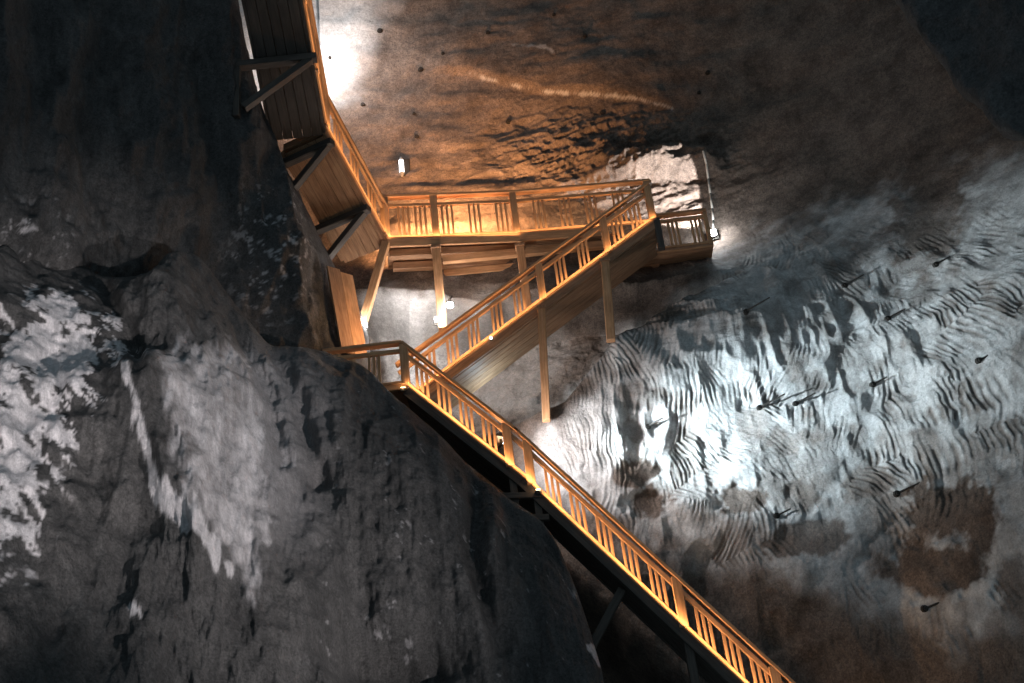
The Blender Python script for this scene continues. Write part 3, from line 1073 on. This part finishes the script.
def flood(p, d, sz, label, mat, back=0.16, name='floodlight'):
    p, d = V(p), V(d).normalized()
    t = thing(name, label, 'lamp', p)
    sd = d.cross(UP).normalized()
    upv = sd.cross(d)
    hs = obj('housing', beam(BM(), p - d * back, p - d * .012, sz * 1.25, sz, sd, 0.02), ALU, t)
    obj('glass', beam(BM(), p - d * .02, p, sz * 1.05, sz * .8, sd, 0.006), mat, hs)
    bm = BM()
    for k in (-1, 1):
        beam(bm, p - d * back * .5 + sd * sz * .66 * k, p - d * back * .5 + sd * sz * .66 * k - upv * sz * .75, 0.02, 0.05, sd, 0)
    beam(bm, p - d * back * .5 + sd * sz * .66 - upv * sz * .75, p - d * back * .5 - sd * sz * .66 - upv * sz * .75, 0.05, 0.02, d, 0)
    obj('bracket', bm, STEEL, t)
    return t


flood(at(438, 319, 23.55), (0.1, -1, -.3), 0.15, 'bright white lamp at the foot of the landing post', GLASS_COLD)
flood(at(364, 325, 23.35), (0.2, -1, -.3), 0.13, 'white lamp at the foot of the slanting prop by the left wall', GLASS_COLD)
flood(ep, (-.25, -1, -.35), 0.2, 'glaring white floodlight at the right end of the small platform', GLASS_FLOOD)
flood(np.array(fl) - np.array([.12, .28, 0]), (1, .55, .05), 0.16, 'floodlight behind the upper of the two close posts, facing the pale wall', GLASS_COLD)
flood(at(403, 387, YD - .06), (0, -.5, 1), 0.09, 'small warm lamp under the post of the corner landing', GLASS_WARM, 0.08, 'deck_lamp')
flood(at(538, 489, YD - .06), (0, -.6, 1), 0.08, 'small warm lamp on the trestle under the two close posts', GLASS_WARM, 0.08, 'deck_lamp')
point(at(537, 485, YD - .15), WARM2, 1.5, .03)
q0 = at(491, 338, YM - .03)
t = thing('step_lamp', 'tiny white lamp on the bottom rail of the middle flight', 'lamp', q0)
obj('lens', ball(bmesh.new(), q0, .03), GLASS_COLD, t, smooth=True)
obj('housing', tube(bmesh.new(), V(q0) + Vector((0, .0, 0)), V(q0) + Vector((0, .05, 0)), .035), STEEL, t)

# upright tube lamp on the brown wall
p = V(wall_pt(402, 169)) + Vector((0, -.10, 0))
t = thing('tube_lamp', 'upright white tube lamp fixed to the brown wall above the landing', 'lamp', p)
obj('tube', tube(bmesh.new(), p - UP * .21, p + UP * .21, 0.065, n=16), GLASS_SOFT, t, smooth=False)
for k in (-1, 1):
    obj('end_cap', tube(bmesh.new(), p + UP * .21 * k, p + UP * .33 * k, 0.065, 0.03), ALU, t)
obj('backplate', beam(BM(), p + Vector((.10, .07, -.3)), p + Vector((.10, .07, .3)), .26, .05, (1, 0, 0), .02), STEEL, t)

# pale strip painting the bright edge of the floodlight beam on the wall
pts = [V(wall_pt(a, b)) + Vector((0, -.06, 0)) for a, b in [(703, 153), (706, 165), (708, 180), (710, 195), (712, 210), (713, 222), (713, 232)]]
bm = bmesh.new()
for a, b in zip(pts[:-1], pts[1:]):
    tube(bm, a, b, 0.028, n=8)
for a in pts:
    ball(bm, a, 0.028, 8)
o = obj('light_edge', bm, LIGHT_EDGE, smooth=True)
o['label'] = 'pale strip standing in for the bright edge of the floodlight beam on the rock'
o['category'] = 'light_edge'

# ------------------------------------------------------------------ rock bolts
ORD = ['first', 'second', 'third', 'fourth', 'fifth', 'sixth', 'seventh', 'eighth', 'ninth', 'tenth', 'eleventh', 'twelfth', 'thirteenth', 'fourteenth', 'fifteenth', 'sixteenth']


def bolt(p, n, rod_dir, L, r, label, group):
    p, n = V(p), V(n).normalized()
    t = thing('rock_bolt', label, 'rock bolt', p, group)
    sd = n.cross(UP).normalized()
    obj('plate', tube(bmesh.new(), p - n * .06, p + n * .012, r, r * .8, 9), STEEL, t)
    obj('nut', tube(bmesh.new(), p, p + n * .06, r * .55, n=6), STEEL, t)
    if L:
        obj('rod', tube(bmesh.new(), p + n * .02, p + n * .02 + V(rod_dir).normalized() * L, 0.022, 0.016, 8), STEEL, t)
    return t


pale = sorted([(845, 286), (746, 312), (936, 265), (888, 319), (873, 385), (979, 361), (760, 408), (796, 404), (648, 427), (777, 516), (897, 494), (925, 609)], key=lambda a: a[1])
for k, (a, b) in enumerate(pale):
    p = wall_pt(a, b)
    bolt(p - np.array([0, .03, 0]), (0.05, -1, -.2), (0.8, -.55, 0.12), 0.30 + 0.28 * ((k * 7) % 5) / 4, 0.07,  # rod slants the way the bolt shadow falls, partly standing in for it
         'dark rock bolt sticking out of the pale grooved wall, %s from the top' % ORD[k], 'rock bolts in the pale wall')
brown = sorted([(380, 31), (330, 58), (363, 105), (417, 137), (414, 114), (488, 33), (421, 70), (443, 54), (554, 15), (585, 36), (509, 122), (603, 113), (699, 93), (708, 73)])
for k, (a, b) in enumerate(brown):
    p = wall_pt(a, b)
    bolt(p - np.array([0, .02, 0]), (0.1, -1, -.3), (0, -1, 0), 0, 0.06 + 0.02 * (k % 3),
         'dark bolt plate in the brown upper wall, %s from the left' % ORD[k], 'bolt plates in the brown wall')

print('script ok')
